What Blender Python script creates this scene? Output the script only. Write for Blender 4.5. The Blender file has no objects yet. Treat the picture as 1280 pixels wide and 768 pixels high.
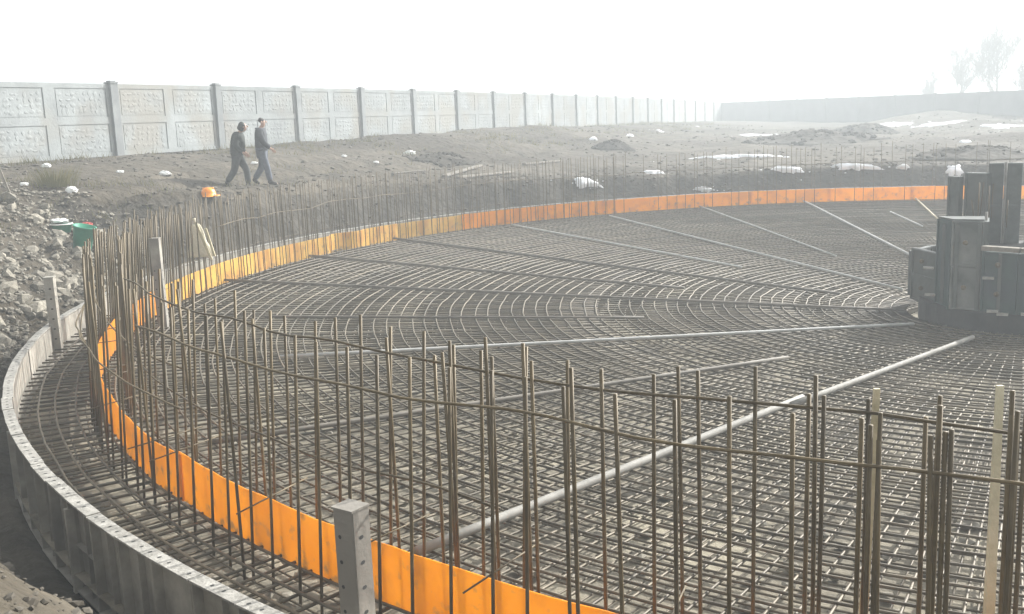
import bpy, bmesh, math, random
from math import sin, cos, pi, radians, hypot, atan2, sqrt, exp
from mathutils import Vector, Matrix, noise

random.seed(11)
SC = bpy.context.scene
COL = SC.collection

# ------------------------------------------------------------------ camera
FPX, PITCH, ROLL, EYE = 1296.2, 0.186, -0.0383, 3.0
cam_data = bpy.data.cameras.new("camera")
cam = bpy.data.objects.new("camera", cam_data)
COL.objects.link(cam)
cam_data.sensor_width = 36.0
cam_data.lens = FPX / 1280 * 36.0
cam_data.clip_start = 0.05
cam_data.clip_end = 6000
_x0 = Vector((1, 0, 0)); _u0 = Vector((0, sin(PITCH), cos(PITCH))); _f = Vector((0, cos(PITCH), -sin(PITCH)))
_c, _s = cos(ROLL), sin(ROLL)
_r = _c * _x0 + _s * _u0
_u = _c * _u0 - _s * _x0
cam.matrix_world = Matrix(((_r.x, _u.x, -_f.x, 0), (_r.y, _u.y, -_f.y, 0), (_r.z, _u.z, -_f.z, EYE), (0, 0, 0, 1)))
SC.camera = cam

# ------------------------------------------------------------------ sky, sun, exposure
SUN_EL = radians(31)
SUN_AZ = atan2(0.8, 0.6)              # clockwise from +Y: the sun stands ahead and to the right
world = bpy.data.worlds.new("World")
SC.world = world
world.use_nodes = True
wn = world.node_tree
sky = wn.nodes.new("ShaderNodeTexSky")
sky.sky_type = 'NISHITA'
sky.sun_disc = False
sky.sun_elevation = SUN_EL
sky.sun_rotation = SUN_AZ
sky.air_density = 1.2
sky.dust_density = 5.0
sky.ozone_density = 1.0
hs = wn.nodes.new("ShaderNodeHueSaturation")
hs.inputs['Saturation'].default_value = 0.12
bgn = wn.nodes["Background"]
bgn.inputs[1].default_value = 0.15
wn.links.new(sky.outputs[0], hs.inputs['Color'])
wn.links.new(hs.outputs[0], bgn.inputs[0])
sun_data = bpy.data.lights.new("sun", 'SUN')
sun_data.energy = 4.0
sun_data.angle = radians(0.6)
sun_data.color = (1.0, 0.98, 0.935)
sun = bpy.data.objects.new("sun", sun_data)
COL.objects.link(sun)
_sd = Vector((sin(SUN_AZ) * cos(SUN_EL), cos(SUN_AZ) * cos(SUN_EL), sin(SUN_EL)))
sun.rotation_euler = _sd.to_track_quat('Z', 'Y').to_euler()
sun.location = (20, 20, 40)
SC.view_settings.view_transform = 'Standard'
SC.view_settings.look = 'None'
SC.view_settings.exposure = 1.1
SC.view_settings.gamma = 1.0
SC.render.engine = 'CYCLES'
SC.cycles.volume_bounces = 0
SC.cycles.max_bounces = 6
SC.cycles.use_denoising = True

# ------------------------------------------------------------------ the place, in metres
XC, YC, RR = 8.439, 16.77, 14.189      # centre and radius of the orange ring
CZ = -0.662                            # the mat falls to this height at the centre
STRIP_H = 0.394
WALL_R = RR + 0.86                     # inner face of the outer formwork
WALL_TOP, WALL_BOT = 0.33, -0.42


def cone(r):
    return CZ * (1 - r / RR) if r < RR else 0.0


def sstep(a, b, v):
    t = min(1, max(0, (v - a) / (b - a)))
    return t * t * (3 - 2 * t)


def pol(deg, r, z=0.0):
    a = radians(deg)
    return Vector((XC + r * cos(a), YC + r * sin(a), z))


# fence: posts every five metres on a straight line
FY0, FB, FC = 32.0, 0.0584, 0.144
def fence_xy(k):
    return FY0 * (-0.369 + k * FB), FY0 * (1 + k * FC)
def fence_base(k):
    return 2.13 - 0.018 * k - 0.0022 * k * k
_fx, _fy = fence_xy(0)
_fd = Vector((FB, FC)).normalized()
_flen = FY0 * hypot(FB, FC)


def fbm(x, y, s, o=4):
    return noise.fractal((x * s, y * s, 3.7), 1.0, 2.0, o, noise_basis='PERLIN_ORIGINAL')


def plateau(x, y):
    px, py = x - _fx, y - _fy
    t = px * _fd.x + py * _fd.y
    d = px * _fd.y - py * _fd.x                      # + on the side of the pit
    k = min(22, max(-6, t / _flen))
    zf = fence_base(k)
    p0 = 0.88 + 0.42 * sstep(17, 7, y) * sstep(16, 6, x)
    p0 -= 0.1 * sstep(0, 40, x)
    z = p0 + (zf - p0) * sstep(13.5, 1.0, d)
    z += 0.05 * fbm(x, y, 0.16) + 0.04 * fbm(x, y, 0.7, 3) + 0.13 * sstep(28, 40, y) * fbm(x, y, 0.45, 3) + 0.06 * sstep(11, 7, y) * fbm(x, y, 2.2, 4)
    # wheel ruts of the site track between pit and fence
    rut = (sin(d * 2.1 + 0.8 * fbm(x, y, 0.1, 2)) ** 8) * sstep(10, 8, d) * sstep(3.5, 5, d)
    z -= 0.15 * rut
    # two heaps of excavated soil and rough heaps along the far wall
    for hx, hy, hw, hl, hh, ca in MOUNDS:
        a, b = x - hx, y - hy
        q = (a / hw) ** 2 + (b / hl) ** 2
        if q < 6:
            z += hh * exp(-q) * (1 + 0.3 * fbm(x, y, 0.6, 3))
    return z


MOUNDS = [(-6.4, 27.5, 4.5, 3.0, -0.12, 0), 
          (35.5, 85.0, 5.0, 5.0, 0.9, 0), (32.0, 70.0, 3.5, 4.0, 0.5, 0), (41.0, 76.0, 3.0, 4.0, 0.8, 0),
          (15.0, 60.0, 6, 5, 0.2, 0), (23.0, 48.0, 2.5, 2.5, 0.35, 0), (-2.6, 45, 3.5, 2.5, 0.3, 0),
          (2.0, 55, 3.5, 2.5, 0.35, 0)]


def terrain(x, y):
    r = hypot(x - XC, y - YC)
    if r < WALL_R + 0.1:
        return -0.5
    a = math.degrees(atan2(y - YC, x - XC))
    g = plateau(x, y)
    wleft = sstep(185, 165, abs(a) if a > 0 else 360 + a) * sstep(158, 168, a if a > 0 else 360 + a)
    aa = a if a > 0 else 360 + a
    nearw = sstep(188, 200, aa) * sstep(345, 320, aa)
    far = sstep(167, 156, aa) * sstep(0, 20, aa)
    wb = 2.0 + 1.9 * wleft - 0.35 * nearw - 1.1 * far + (0.25 - 0.12 * far) * fbm(x, y, 0.35, 3)
    r0 = RR + 1.28 - 0.06 * nearw + 0.42 * far + 0.12 * fbm(x, y, 0.9, 3)
    t = min(1, max(0, (r - r0) / wb))
    if t <= 0:
        return -0.42 + 0.03 * fbm(x, y, 2.0, 3)
    k = 0.75 * (t ** 0.62) + 0.25 * sstep(0, 1, t)
    zb = -0.42 + (g + 0.42) * k
    rough = (1 - abs(2 * t - 1)) * (0.16 + 0.1 * wleft)
    return zb + rough * fbm(x, y, 1.3, 4)


def pix_ray(px, py):
    d = (px - 640) * _r - (py - 384) * _u + FPX * _f
    return d.normalized()


def on_ground(px, py):
    """World point of the terrain seen at this place of the photograph (used once, to survey positions)."""
    d = pix_ray(px, py); o = Vector((0, 0, EYE)); t = 5.0; prev = t
    while t < 400:
        p = o + d * t
        if p.z < terrain(p.x, p.y):
            lo, hi = prev, t
            for _ in range(14):
                m = (lo + hi) / 2; p = o + d * m
                if p.z < terrain(p.x, p.y): hi = m
                else: lo = m
            return o + d * hi
        prev = t; t += 0.15 if t < 60 else 0.6
    return o + d * t


def at_z(px, py, z):
    d = pix_ray(px, py)
    return Vector((0, 0, EYE)) + d * ((z - EYE) / d.z)


def at_y(px, py, Y):
    d = pix_ray(px, py)
    return Vector((0, 0, EYE)) + d * (Y / d.y)


# ------------------------------------------------------------------ materials
def srgb(r, g, b):
    f = lambda v: v / 12.92 if v <= 0.04045 else ((v + 0.055) / 1.055) ** 2.4
    return (f(r / 255), f(g / 255), f(b / 255), 1)


def material(name, c1, c2, scale=8, rough=0.8, metal=0.0, bump=0.0, bscale=None, c3=None, scale3=0.6, rnd=0.0,
             spec=0.5, translucent=0.0, coord='Object', lo=0.35, hi=0.65, bdist=0.03):
    m = bpy.data.materials.new(name)
    m.use_nodes = True
    nt = m.node_tree; N = nt.nodes; L = nt.links
    b = N['Principled BSDF']
    if coord == 'World':
        tc = N.new('ShaderNodeNewGeometry'); out = tc.outputs['Position']
    else:
        tc = N.new('ShaderNodeTexCoord'); out = tc.outputs['Object']
    n1 = N.new('ShaderNodeTexNoise'); n1.inputs['Scale'].default_value = scale
    n1.inputs['Detail'].default_value = 8; n1.inputs['Roughness'].default_value = 0.65
    L.new(out, n1.inputs['Vector'])
    rp = N.new('ShaderNodeValToRGB')
    rp.color_ramp.elements[0].position = lo; rp.color_ramp.elements[1].position = hi
    rp.color_ramp.elements[0].color = (*c1[:3], 1); rp.color_ramp.elements[1].color = (*c2[:3], 1)
    L.new(n1.outputs['Fac'], rp.inputs['Fac'])
    col = rp.outputs['Color']
    if c3 is not None:
        n3 = N.new('ShaderNodeTexNoise'); n3.inputs['Scale'].default_value = scale3
        n3.inputs['Detail'].default_value = 5
        L.new(out, n3.inputs['Vector'])
        r3 = N.new('ShaderNodeValToRGB'); r3.color_ramp.elements[0].position = 0.48; r3.color_ramp.elements[1].position = 0.62
        L.new(n3.outputs['Fac'], r3.inputs['Fac'])
        mx = N.new('ShaderNodeMix'); mx.data_type = 'RGBA'
        L.new(r3.outputs['Color'], mx.inputs['Factor']); L.new(col, mx.inputs['A'])
        mx.inputs['B'].default_value = (*c3[:3], 1)
        col = mx.outputs['Result']
    if rnd > 0:
        oi = N.new('ShaderNodeObjectInfo')
        mr = N.new('ShaderNodeMapRange'); mr.inputs['To Min'].default_value = 1 - rnd; mr.inputs['To Max'].default_value = 1 + rnd
        L.new(oi.outputs['Random'], mr.inputs['Value'])
        h = N.new('ShaderNodeHueSaturation'); L.new(mr.outputs[0], h.inputs['Value']); L.new(col, h.inputs['Color'])
        col = h.outputs['Color']
    L.new(col, b.inputs['Base Color'])
    b.inputs['Roughness'].default_value = rough
    b.inputs['Metallic'].default_value = metal
    b.inputs['Specular IOR Level'].default_value = spec
    if bump > 0:
        nb = N.new('ShaderNodeTexNoise'); nb.inputs['Scale'].default_value = bscale or scale * 3
        nb.inputs['Detail'].default_value = 6
        L.new(out, nb.inputs['Vector'])
        bp = N.new('ShaderNodeBump'); bp.inputs['Strength'].default_value = bump; bp.inputs['Distance'].default_value = bdist
        L.new(nb.outputs['Fac'], bp.inputs['Height']); L.new(bp.outputs[0], b.inputs['Normal'])
    if translucent > 0:
        tr = N.new('ShaderNodeBsdfTranslucent'); gm = N.new('ShaderNodeGamma'); gm.inputs[1].default_value = 0.5
        L.new(col, gm.inputs[0]); L.new(gm.outputs[0], tr.inputs['Color'])   # light crosses two faces of the sheet
        ms = N.new('ShaderNodeMixShader'); ms.inputs[0].default_value = translucent
        L.new(b.outputs[0], ms.inputs[1]); L.new(tr.outputs[0], ms.inputs[2])
        L.new(ms.outputs[0], N['Material Output'].inputs['Surface'])
    return m


M = {}
M['soil'] = material('soil', (0.043, 0.037, 0.027), (0.105, 0.09, 0.067), 0.9, 0.95, bump=1.0, bscale=3.5, bdist=0.16, c3=(0.042, 0.034, 0.023), scale3=0.16, spec=0.2, coord='World')
M['dark_soil'] = material('dark_soil', (0.032, 0.028, 0.022), (0.075, 0.066, 0.052), 1.2, 0.95, bump=0.8, bscale=6, bdist=0.1, spec=0.2, coord='World')
M['clod'] = material('clod', (0.07, 0.061, 0.048), (0.16, 0.145, 0.12), 2.5, 0.95, rnd=0.2, spec=0.2, coord='World')
M['stone'] = material('stone', (0.125, 0.112, 0.088), (0.27, 0.25, 0.205), 5, 0.9, bump=0.4, rnd=0.25, spec=0.3)
M['blinding'] = material('blinding', (0.10, 0.088, 0.066), (0.23, 0.205, 0.155), 2.2, 0.9, bump=0.8, bscale=14, c3=(0.29, 0.26, 0.195), scale3=0.7, spec=0.3, coord='World')
M['rebar'] = material('rebar', (0.062, 0.050, 0.032), (0.118, 0.097, 0.064), 3.5, 0.58, metal=0.3, rnd=0.3, spec=0.5, coord='World')
M['rebar_old'] = material('rebar_old', (0.060, 0.043, 0.019), (0.115, 0.085, 0.040), 4, 0.55, metal=0.2, rnd=0.25, spec=0.4, coord='World')
M['pipe'] = material('pipe', (0.13, 0.125, 0.11), (0.22, 0.212, 0.19), 4, 0.75, metal=0.0, rnd=0.15, coord='World')
M['pipe_pale_glint'] = material('pipe_pale_glint', (0.30, 0.30, 0.285), (0.44, 0.44, 0.42), 4, 0.6, rnd=0.15, coord='World')  # pale pipe, its colour lightened further to carry the glint
M['pipe_rust'] = material('pipe_rust', (0.09, 0.078, 0.06), (0.16, 0.142, 0.115), 4, 0.7, metal=0.0, rnd=0.15, coord='World')
M['orange'] = material('orange', (0.80, 0.285, 0.003), (0.90, 0.365, 0.006), 2.2, 0.5, bump=0.35, bscale=2.2, bdist=0.06, rnd=0.10, spec=0.4, translucent=0.42, coord='World', c3=(0.68, 0.25, 0.01), scale3=2.5)
M['form_steel'] = material('form_steel', (0.255, 0.238, 0.20), (0.39, 0.368, 0.32), 3.5, 0.7, metal=0.1, bump=0.3, rnd=0.16, c3=(0.2, 0.185, 0.16), scale3=1.6, coord='World')
M['form_top'] = material('form_top', (0.22, 0.21, 0.185), (0.38, 0.365, 0.33), 14, 0.65, metal=0.1, bump=0.3, coord='World')
M['hole'] = material('hole', (0.03, 0.03, 0.03), (0.05, 0.05, 0.045), 10, 0.9)
M['hub_steel'] = material('hub_steel', (0.05, 0.062, 0.058), (0.095, 0.11, 0.103), 3, 0.6, metal=0.15, bump=0.2, rnd=0.15, c3=(0.075, 0.08, 0.074), scale3=1.2)
M['hub_green'] = material('hub_green', (0.012, 0.034, 0.034), (0.028, 0.06, 0.055), 3, 0.6, bump=0.2, rnd=0.1, c3=(0.022, 0.036, 0.045), scale3=1.0)
M['hub_grey'] = material('hub_grey', (0.125, 0.135, 0.125), (0.21, 0.22, 0.205), 3, 0.6, metal=0.1, bump=0.2, rnd=0.12, c3=(0.06, 0.07, 0.065), scale3=1.5)
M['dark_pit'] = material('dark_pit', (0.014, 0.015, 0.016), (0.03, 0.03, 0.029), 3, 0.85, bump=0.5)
M['fence'] = material('fence', (0.165, 0.178, 0.178), (0.24, 0.257, 0.256), 1.2, 0.9, bump=0.35, bscale=14, rnd=0.13, c3=(0.19, 0.185, 0.165), scale3=0.5, coord='World')
M['fence_post'] = material('fence_post', (0.14, 0.15, 0.152), (0.20, 0.21, 0.21), 2, 0.9, bump=0.3, rnd=0.06, coord='World')
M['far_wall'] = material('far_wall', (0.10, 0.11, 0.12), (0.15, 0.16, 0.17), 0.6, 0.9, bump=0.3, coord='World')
M['snow'] = material('snow', (0.72, 0.74, 0.78), (0.86, 0.87, 0.89), 2.0, 0.7, bump=0.5, bscale=5, c3=(0.6, 0.6, 0.6), scale3=2.2, coord='World')
M['timber'] = material('timber', (0.34, 0.30, 0.19), (0.50, 0.44, 0.30), 7, 0.75, bump=0.3, coord='World')
M['lath'] = material('lath', (0.46, 0.43, 0.30), (0.60, 0.56, 0.42), 7, 0.75, bump=0.3, coord='World')
M['old_timber'] = material('old_timber', (0.11, 0.10, 0.08), (0.20, 0.18, 0.15), 7, 0.85, bump=0.3, rnd=0.2, coord='World')
M['bark'] = material('bark', (0.13, 0.115, 0.10), (0.22, 0.20, 0.175), 6, 0.9, coord='World')
M['dry_grass'] = material('dry_grass', (0.17, 0.16, 0.07), (0.30, 0.27, 0.14), 2, 0.9, coord='World')
M['green_plastic'] = material('green_plastic', (0.012, 0.20, 0.115), (0.02, 0.27, 0.16), 5, 0.45, translucent=0.15)
M['white_plastic'] = material('white_plastic', (0.68, 0.69, 0.67), (0.8, 0.8, 0.78), 5, 0.5)
M['red_cloth'] = material('red_cloth', (0.42, 0.06, 0.05), (0.52, 0.10, 0.08), 6, 0.8)
M['sack'] = material('sack', (0.50, 0.46, 0.36), (0.66, 0.61, 0.49), 9, 0.9, bump=0.5, translucent=0.25)
M['helmet'] = material('helmet', (0.85, 0.25, 0.01), (0.9, 0.32, 0.02), 6, 0.4)
M['skin'] = material('skin', (0.42, 0.25, 0.18), (0.50, 0.31, 0.23), 9, 0.6)
M['jacket_green'] = material('jacket_green', (0.012, 0.017, 0.014), (0.026, 0.032, 0.027), 12, 0.85, bump=0.5, bscale=16)
M['jacket_blue'] = material('jacket_blue', (0.011, 0.014, 0.019), (0.024, 0.027, 0.034), 12, 0.85, bump=0.5, bscale=16)
M['trousers_dark'] = material('trousers_dark', (0.032, 0.036, 0.036), (0.058, 0.062, 0.06), 12, 0.9, bump=0.4, bscale=14)
M['trousers_blue'] = material('trousers_blue', (0.055, 0.065, 0.085), (0.10, 0.11, 0.135), 12, 0.9, bump=0.4, bscale=14)
M['boot'] = material('boot', (0.02, 0.018, 0.016), (0.04, 0.036, 0.03), 10, 0.7)
M['hair'] = material('hair', (0.015, 0.013, 0.012), (0.03, 0.026, 0.022), 20, 0.7)


M['orange_glare'] = material('orange_glare', (0.74, 0.42, 0.05), (0.84, 0.52, 0.10), 2.2, 0.5, bump=0.35, bscale=2.2, bdist=0.06, rnd=0.14, spec=0.9, translucent=0.35, coord='World', c3=(0.66, 0.33, 0.05), scale3=2.5)  # orange sheet with sun glare painted into its colour, for the far-left curve


def splash(m, col, top):
    """Dried mud splashed up from the foot: noise-shaped stains within `top` metres of height."""
    nt = m.node_tree; N = nt.nodes; L = nt.links; b = N['Principled BSDF']
    src = b.inputs['Base Color'].links[0].from_socket
    g = N.new('ShaderNodeNewGeometry'); sx = N.new('ShaderNodeSeparateXYZ'); L.new(g.outputs['Position'], sx.inputs[0])
    mr = N.new('ShaderNodeMapRange'); mr.inputs['From Min'].default_value = top; mr.inputs['From Max'].default_value = 0.0
    L.new(sx.outputs['Z'], mr.inputs['Value'])
    no = N.new('ShaderNodeTexNoise'); no.inputs['Scale'].default_value = 9; no.inputs['Detail'].default_value = 7
    L.new(g.outputs['Position'], no.inputs['Vector'])
    ml = N.new('ShaderNodeMath'); ml.operation = 'MULTIPLY_ADD'; L.new(mr.outputs[0], ml.inputs[0]); ml.inputs[1].default_value = 0.12; L.new(no.outputs['Fac'], ml.inputs[2])
    rp = N.new('ShaderNodeValToRGB'); rp.color_ramp.elements[0].position = 0.62; rp.color_ramp.elements[1].position = 0.78
    L.new(ml.outputs[0], rp.inputs[0])
    mx = N.new('ShaderNodeMix'); mx.data_type = 'RGBA'; L.new(rp.outputs[0], mx.inputs['Factor']); L.new(src, mx.inputs['A']); mx.inputs['B'].default_value = (*col, 1)
    L.new(mx.outputs['Result'], b.inputs['Base Color'])
    for n in N:
        if n.type == 'GAMMA': L.new(mx.outputs['Result'], n.inputs[0])


splash(M['orange'], (0.30, 0.16, 0.05), 0.30)
splash(M['orange_glare'], (0.25, 0.16, 0.06), 0.30)


# ------------------------------------------------------------------ mesh helpers
class MB:
    """Collects faces; build() links them as one mesh object."""
    def __init__(self):
        self.v = []; self.f = []; self.mi = []

    def add(self, vs, fs, mi=0):
        o = len(self.v)
        self.v += [tuple(p) for p in vs]
        self.f += [tuple(i + o for i in q) for q in fs]
        self.mi += [mi] * len(fs)

    def box(self, c, sx, sy, sz, ux=Vector((1, 0, 0)), uy=Vector((0, 1, 0)), uz=Vector((0, 0, 1)), mi=0, taper=1.0):
        c = Vector(c); vs = []
        for k in (-1, 1):
            t = 1.0 if k < 0 else taper
            for (i, j) in ((-1, -1), (1, -1), (1, 1), (-1, 1)):
                vs.append(c + ux * (i * sx / 2 * t) + uy * (j * sy / 2 * t) + uz * (k * sz / 2))
        self.add(vs, [(3, 2, 1, 0), (4, 5, 6, 7), (0, 1, 5, 4), (1, 2, 6, 5), (2, 3, 7, 6), (3, 0, 4, 7)], mi)

    def tube(self, pts, rad, n=6, caps=True, closed=False, mi=0):
        pts = [Vector(p) for p in pts]
        rads = rad if isinstance(rad, (list, tuple)) else [rad] * len(pts)
        m = len(pts); vs = []; up = None
        for i, p in enumerate(pts):
            if closed:
                t = pts[(i + 1) % m] - pts[i - 1]
            else:
                t = pts[min(i + 1, m - 1)] - pts[max(i - 1, 0)]
            t.normalize()
            if up is None:
                up = Vector((0, 0, 1)) if abs(t.z) < 0.9 else Vector((1, 0, 0))
            a = t.cross(up)
            if a.length < 1e-5: a = t.orthogonal()
            a.normalize(); b = a.cross(t).normalized()
            up = b
            for k in range(n):
                w = 2 * pi * k / n
                vs.append(p + (a * cos(w) + b * sin(w)) * rads[i])
        fs = []
        for i in range(m if closed else m - 1):
            i2 = (i + 1) % m
            for k in range(n):
                k2 = (k + 1) % n
                fs.append((i * n + k, i * n + k2, i2 * n + k2, i2 * n + k))
        if caps and not closed:
            fs.append(tuple(range(n - 1, -1, -1))); fs.append(tuple((m - 1) * n + k for k in range(n)))
        self.add(vs, fs, mi)

    def blob(self, c, sx, sy, sz, seed=0, jit=0.25, rot=0.0, mi=0):
        vs = []
        rg = random.Random(seed)
        cr, sr = cos(rot), sin(rot)
        for p in ICO_V:
            k = 1 + rg.uniform(-jit, jit)
            x, y, z = p[0] * sx * k, p[1] * sy * k, p[2] * sz * k
            vs.append((c[0] + x * cr - y * sr, c[1] + x * sr + y * cr, c[2] + z))
        self.add(vs, ICO_F, mi)

    def mesh(self, name, mats, smooth=False):
        me = bpy.data.meshes.new(name)
        me.from_pydata(self.v, [], self.f)
        for mt in (mats if isinstance(mats, (list, tuple)) else [mats]):
            me.materials.append(mt)
        if len(me.materials) > 1:
            me.polygons.foreach_set('material_index', self.mi)
        if smooth:
            me.polygons.foreach_set('use_smooth', [True] * len(me.polygons))
        me.update()
        return me

    def build(self, name, mats, parent=None, smooth=False):
        return link(name, self.mesh(name, mats, smooth), parent)


_t = (1 + sqrt(5)) / 2
_n = sqrt(1 + _t * _t)
ICO_V = [(a / _n, b / _n, c / _n) for a, b, c in ((-1, _t, 0), (1, _t, 0), (-1, -_t, 0), (1, -_t, 0), (0, -1, _t), (0, 1, _t), (0, -1, -_t), (0, 1, -_t), (_t, 0, -1), (_t, 0, 1), (-_t, 0, -1), (-_t, 0, 1))]
ICO_F = [(0, 11, 5), (0, 5, 1), (0, 1, 7), (0, 7, 10), (0, 10, 11), (1, 5, 9), (5, 11, 4), (11, 10, 2), (10, 7, 6), (7, 1, 8), (3, 9, 4), (3, 4, 2), (3, 2, 6), (3, 6, 8), (3, 8, 9), (4, 9, 5), (2, 4, 11), (6, 2, 10), (8, 6, 7), (9, 8, 1)]


def link(name, me, parent=None):
    o = bpy.data.objects.new(name, me)
    COL.objects.link(o)
    if parent is not None:
        o.parent = parent
    return o


def tag(o, label=None, cat=None, group=None, kind=None):
    if label: o['label'] = label
    if cat: o['category'] = cat
    if group: o['group'] = group
    if kind: o['kind'] = kind
    return o


def thing(name, label, cat, loc=(0, 0, 0), rz=0.0, group=None):
    o = bpy.data.objects.new(name, None)
    o.empty_display_size = 0.2
    COL.objects.link(o)
    o.location = loc
    o.rotation_euler = (0, 0, rz)
    return tag(o, label, cat, group)


# ------------------------------------------------------------------ ground
def build_ground():
    mb = MB(); na = 540
    rs = [RR + 0.9]
    while rs[-1] < RR + 7: rs.append(rs[-1] + 0.14)
    while rs[-1] < 150: rs.append(rs[-1] * 1.012 + 0.05)
    while rs[-1] < 1500: rs.append(rs[-1] * 1.35)
    vs = []
    for r in rs:
        for i in range(na):
            a = 2 * pi * i / na
            x, y = XC + r * cos(a), YC + r * sin(a)
            vs.append((x, y, terrain(x, y) if r < 200 else 0.8))
    fs = []
    for j in range(len(rs) - 1):
        for i in range(na):
            i2 = (i + 1) % na
            fs.append((j * na + i, (j + 1) * na + i, (j + 1) * na + i2, j * na + i2))
    mb.add(vs, fs)
    # the cut face of the excavation takes a darker soil colour than the surface above
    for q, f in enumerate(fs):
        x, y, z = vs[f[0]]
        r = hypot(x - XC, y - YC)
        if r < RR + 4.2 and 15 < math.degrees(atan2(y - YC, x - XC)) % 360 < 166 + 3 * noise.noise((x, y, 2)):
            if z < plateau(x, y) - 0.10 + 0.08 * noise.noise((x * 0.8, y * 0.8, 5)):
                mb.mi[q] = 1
    return tag(mb.build('ground', [M['soil'], M['dark_soil']], smooth=True), kind='structure')


GROUND = build_ground()


def build_floor():
    mb = MB(); na, nr = 240, 72
    vs = []; fs = []
    for j in range(nr + 1):
        r = 0.02 + (RR + 0.93) * j / nr
        for i in range(na):
            a = 2 * pi * i / na
            x, y = XC + r * cos(a), YC + r * sin(a)
            vs.append((x, y, cone(r) - 0.25 + 0.03 * fbm(x, y, 1.6, 4)))
    for j in range(nr):
        for i in range(na):
            i2 = (i + 1) % na
            fs.append((j * na + i, (j + 1) * na + i, (j + 1) * na + i2, j * na + i2))
    mb.add(vs, fs)
    return tag(mb.build('pit_floor', M['blinding'], smooth=True), kind='structure')


FLOOR = build_floor()

# ------------------------------------------------------------------ haze
hz = MB()
hz.box((0, 0, 7), 3400, 3400, 18)
haze = tag(hz.build('haze', []), kind='stuff')
hm = bpy.data.materials.new('haze_air'); hm.use_nodes = True
for nd in list(hm.node_tree.nodes):
    if nd.type != 'OUTPUT_MATERIAL': hm.node_tree.nodes.remove(nd)
pv = hm.node_tree.nodes.new('ShaderNodeVolumePrincipled')
pv.inputs['Color'].default_value = (0.86, 0.92, 0.945, 1)
pv.inputs['Density'].default_value = 0.0062
pv.inputs['Anisotropy'].default_value = 0.15
hm.node_tree.links.new(pv.outputs[0], hm.node_tree.nodes['Material Output'].inputs['Volume'])
haze.data.materials.append(hm)


# ------------------------------------------------------------------ rebar mat
def ring_pts(r, z, n=150, wob=0.02, zw=0.006, seed=0.0, a0=0.0, a1=360.0):
    pts = []
    full = a1 - a0 >= 360
    for i in range(n if full else n + 1):
        a = radians(a0 + (a1 - a0) * i / n)
        w = wob * noise.noise((cos(a) * 5, sin(a) * 5, seed)) + wob * 0.7 * noise.noise((cos(a) * 22, sin(a) * 22, seed + 9))
        pts.append((XC + (r + w) * cos(a), YC + (r + w) * sin(a), z + zw * noise.noise((cos(a) * 14, sin(a) * 14, seed + 3))))
    return pts


RB = 0.0115
mat_root = thing('rebar_mat', 'huge round mat of crossed rusty reinforcing bars filling the foundation pit', 'rebar mat', (XC, YC, 0))
mat_inv = Matrix.Translation((-XC, -YC, 0))


def part(mb, name, m, root, smooth=True):
    """mb holds world coordinates; the part is stored relative to its root."""
    o = mb.build(name, m, root, smooth)
    o.data.transform(Matrix.Translation(-Vector(root.location)))
    return o


def build_mat():
    r = 2.05; k = 0
    while r < RR + 0.82:
        if not (RR - 0.02 < r < RR + 0.03):
            mb = MB(); rr = r + random.uniform(-0.018, 0.018)
            mb.tube(ring_pts(rr, cone(rr) + RB * 2, 150, 0.03, 0.012, k * 1.7), RB, 6, closed=True)
            part(mb, 'ring_bar', M['rebar'], mat_root)
        r += 0.2; k += 1
    n = 446; meshes = {}
    for key, r0 in ((0, 1.8), (1, 3.6), (2, 7.0)):
        mb = MB()
        pts = []
        for q in range(9):
            rr = r0 + (RR + 0.84 - r0) * q / 8
            if q == 8: rr = RR + 0.84
            pts.append((rr, 0.03 * noise.noise((rr * 0.5, key * 7.1, 0)), cone(rr)))
        pts = sorted(pts + [(RR, 0, 0)])
        mb.tube(pts, RB, 5)
        meshes[key] = mb.mesh('radial_bar', M['rebar'], True)
    order = sorted(range(n), key=lambda i: (pol(360 * i / n, RR) - Vector((0, 0, 0))).length)
    rest = MB()
    for c, i in enumerate(order):
        key = 0 if i % 4 == 0 else (1 if i % 4 == 2 else 2)
        a = radians(360 * i / n + random.uniform(-0.12, 0.12))
        if c < 300:
            o = link('radial_bar', meshes[key], mat_root)
            o.rotation_euler = (random.uniform(-0.0006, 0.0006), random.uniform(-0.0005, 0.0005), a)
            o.location = (0, 0, random.uniform(-0.004, 0.004))
        else:
            me = meshes[key]; ca, sa = cos(a), sin(a)
            rest.add([(v.co.x * ca - v.co.y * sa, v.co.x * sa + v.co.y * ca, v.co.z) for v in me.vertices], [tuple(p.vertices) for p in me.polygons])
    tag(rest.build('far_radial_bars', M['rebar'], mat_root, True), kind='stuff')
    low = MB(); r = 1.95; k = 0
    while r < RR + 0.8:
        low.tube(ring_pts(r, cone(r) - 0.17, 100, 0.03, 0.01, k * 2.3 + 50), 0.010, 4, closed=True)
        r += 0.2; k += 1
    for i in range(n):
        a = 360 * (i + 0.4) / n
        r0 = 1.8 if i % 4 == 0 else (3.6 if i % 4 == 2 else 7.0)
        low.tube([pol(a, r0, cone(r0) - 0.19), pol(a, RR, -0.19), pol(a, RR + 0.82, -0.19)], 0.010, 4, caps=False)
    low.v = [(x - XC, y - YC, z) for x, y, z in low.v]
    tag(low.build('lower_mesh', M['rebar'], mat_root, True), kind='stuff')


build_mat()


# ------------------------------------------------------------------ starter bars round the ring
cage = thing('starter_bar_cage', 'double ring of upright rusty starter bars standing along the orange ring', 'rebar cage', (XC, YC, 0))


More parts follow.
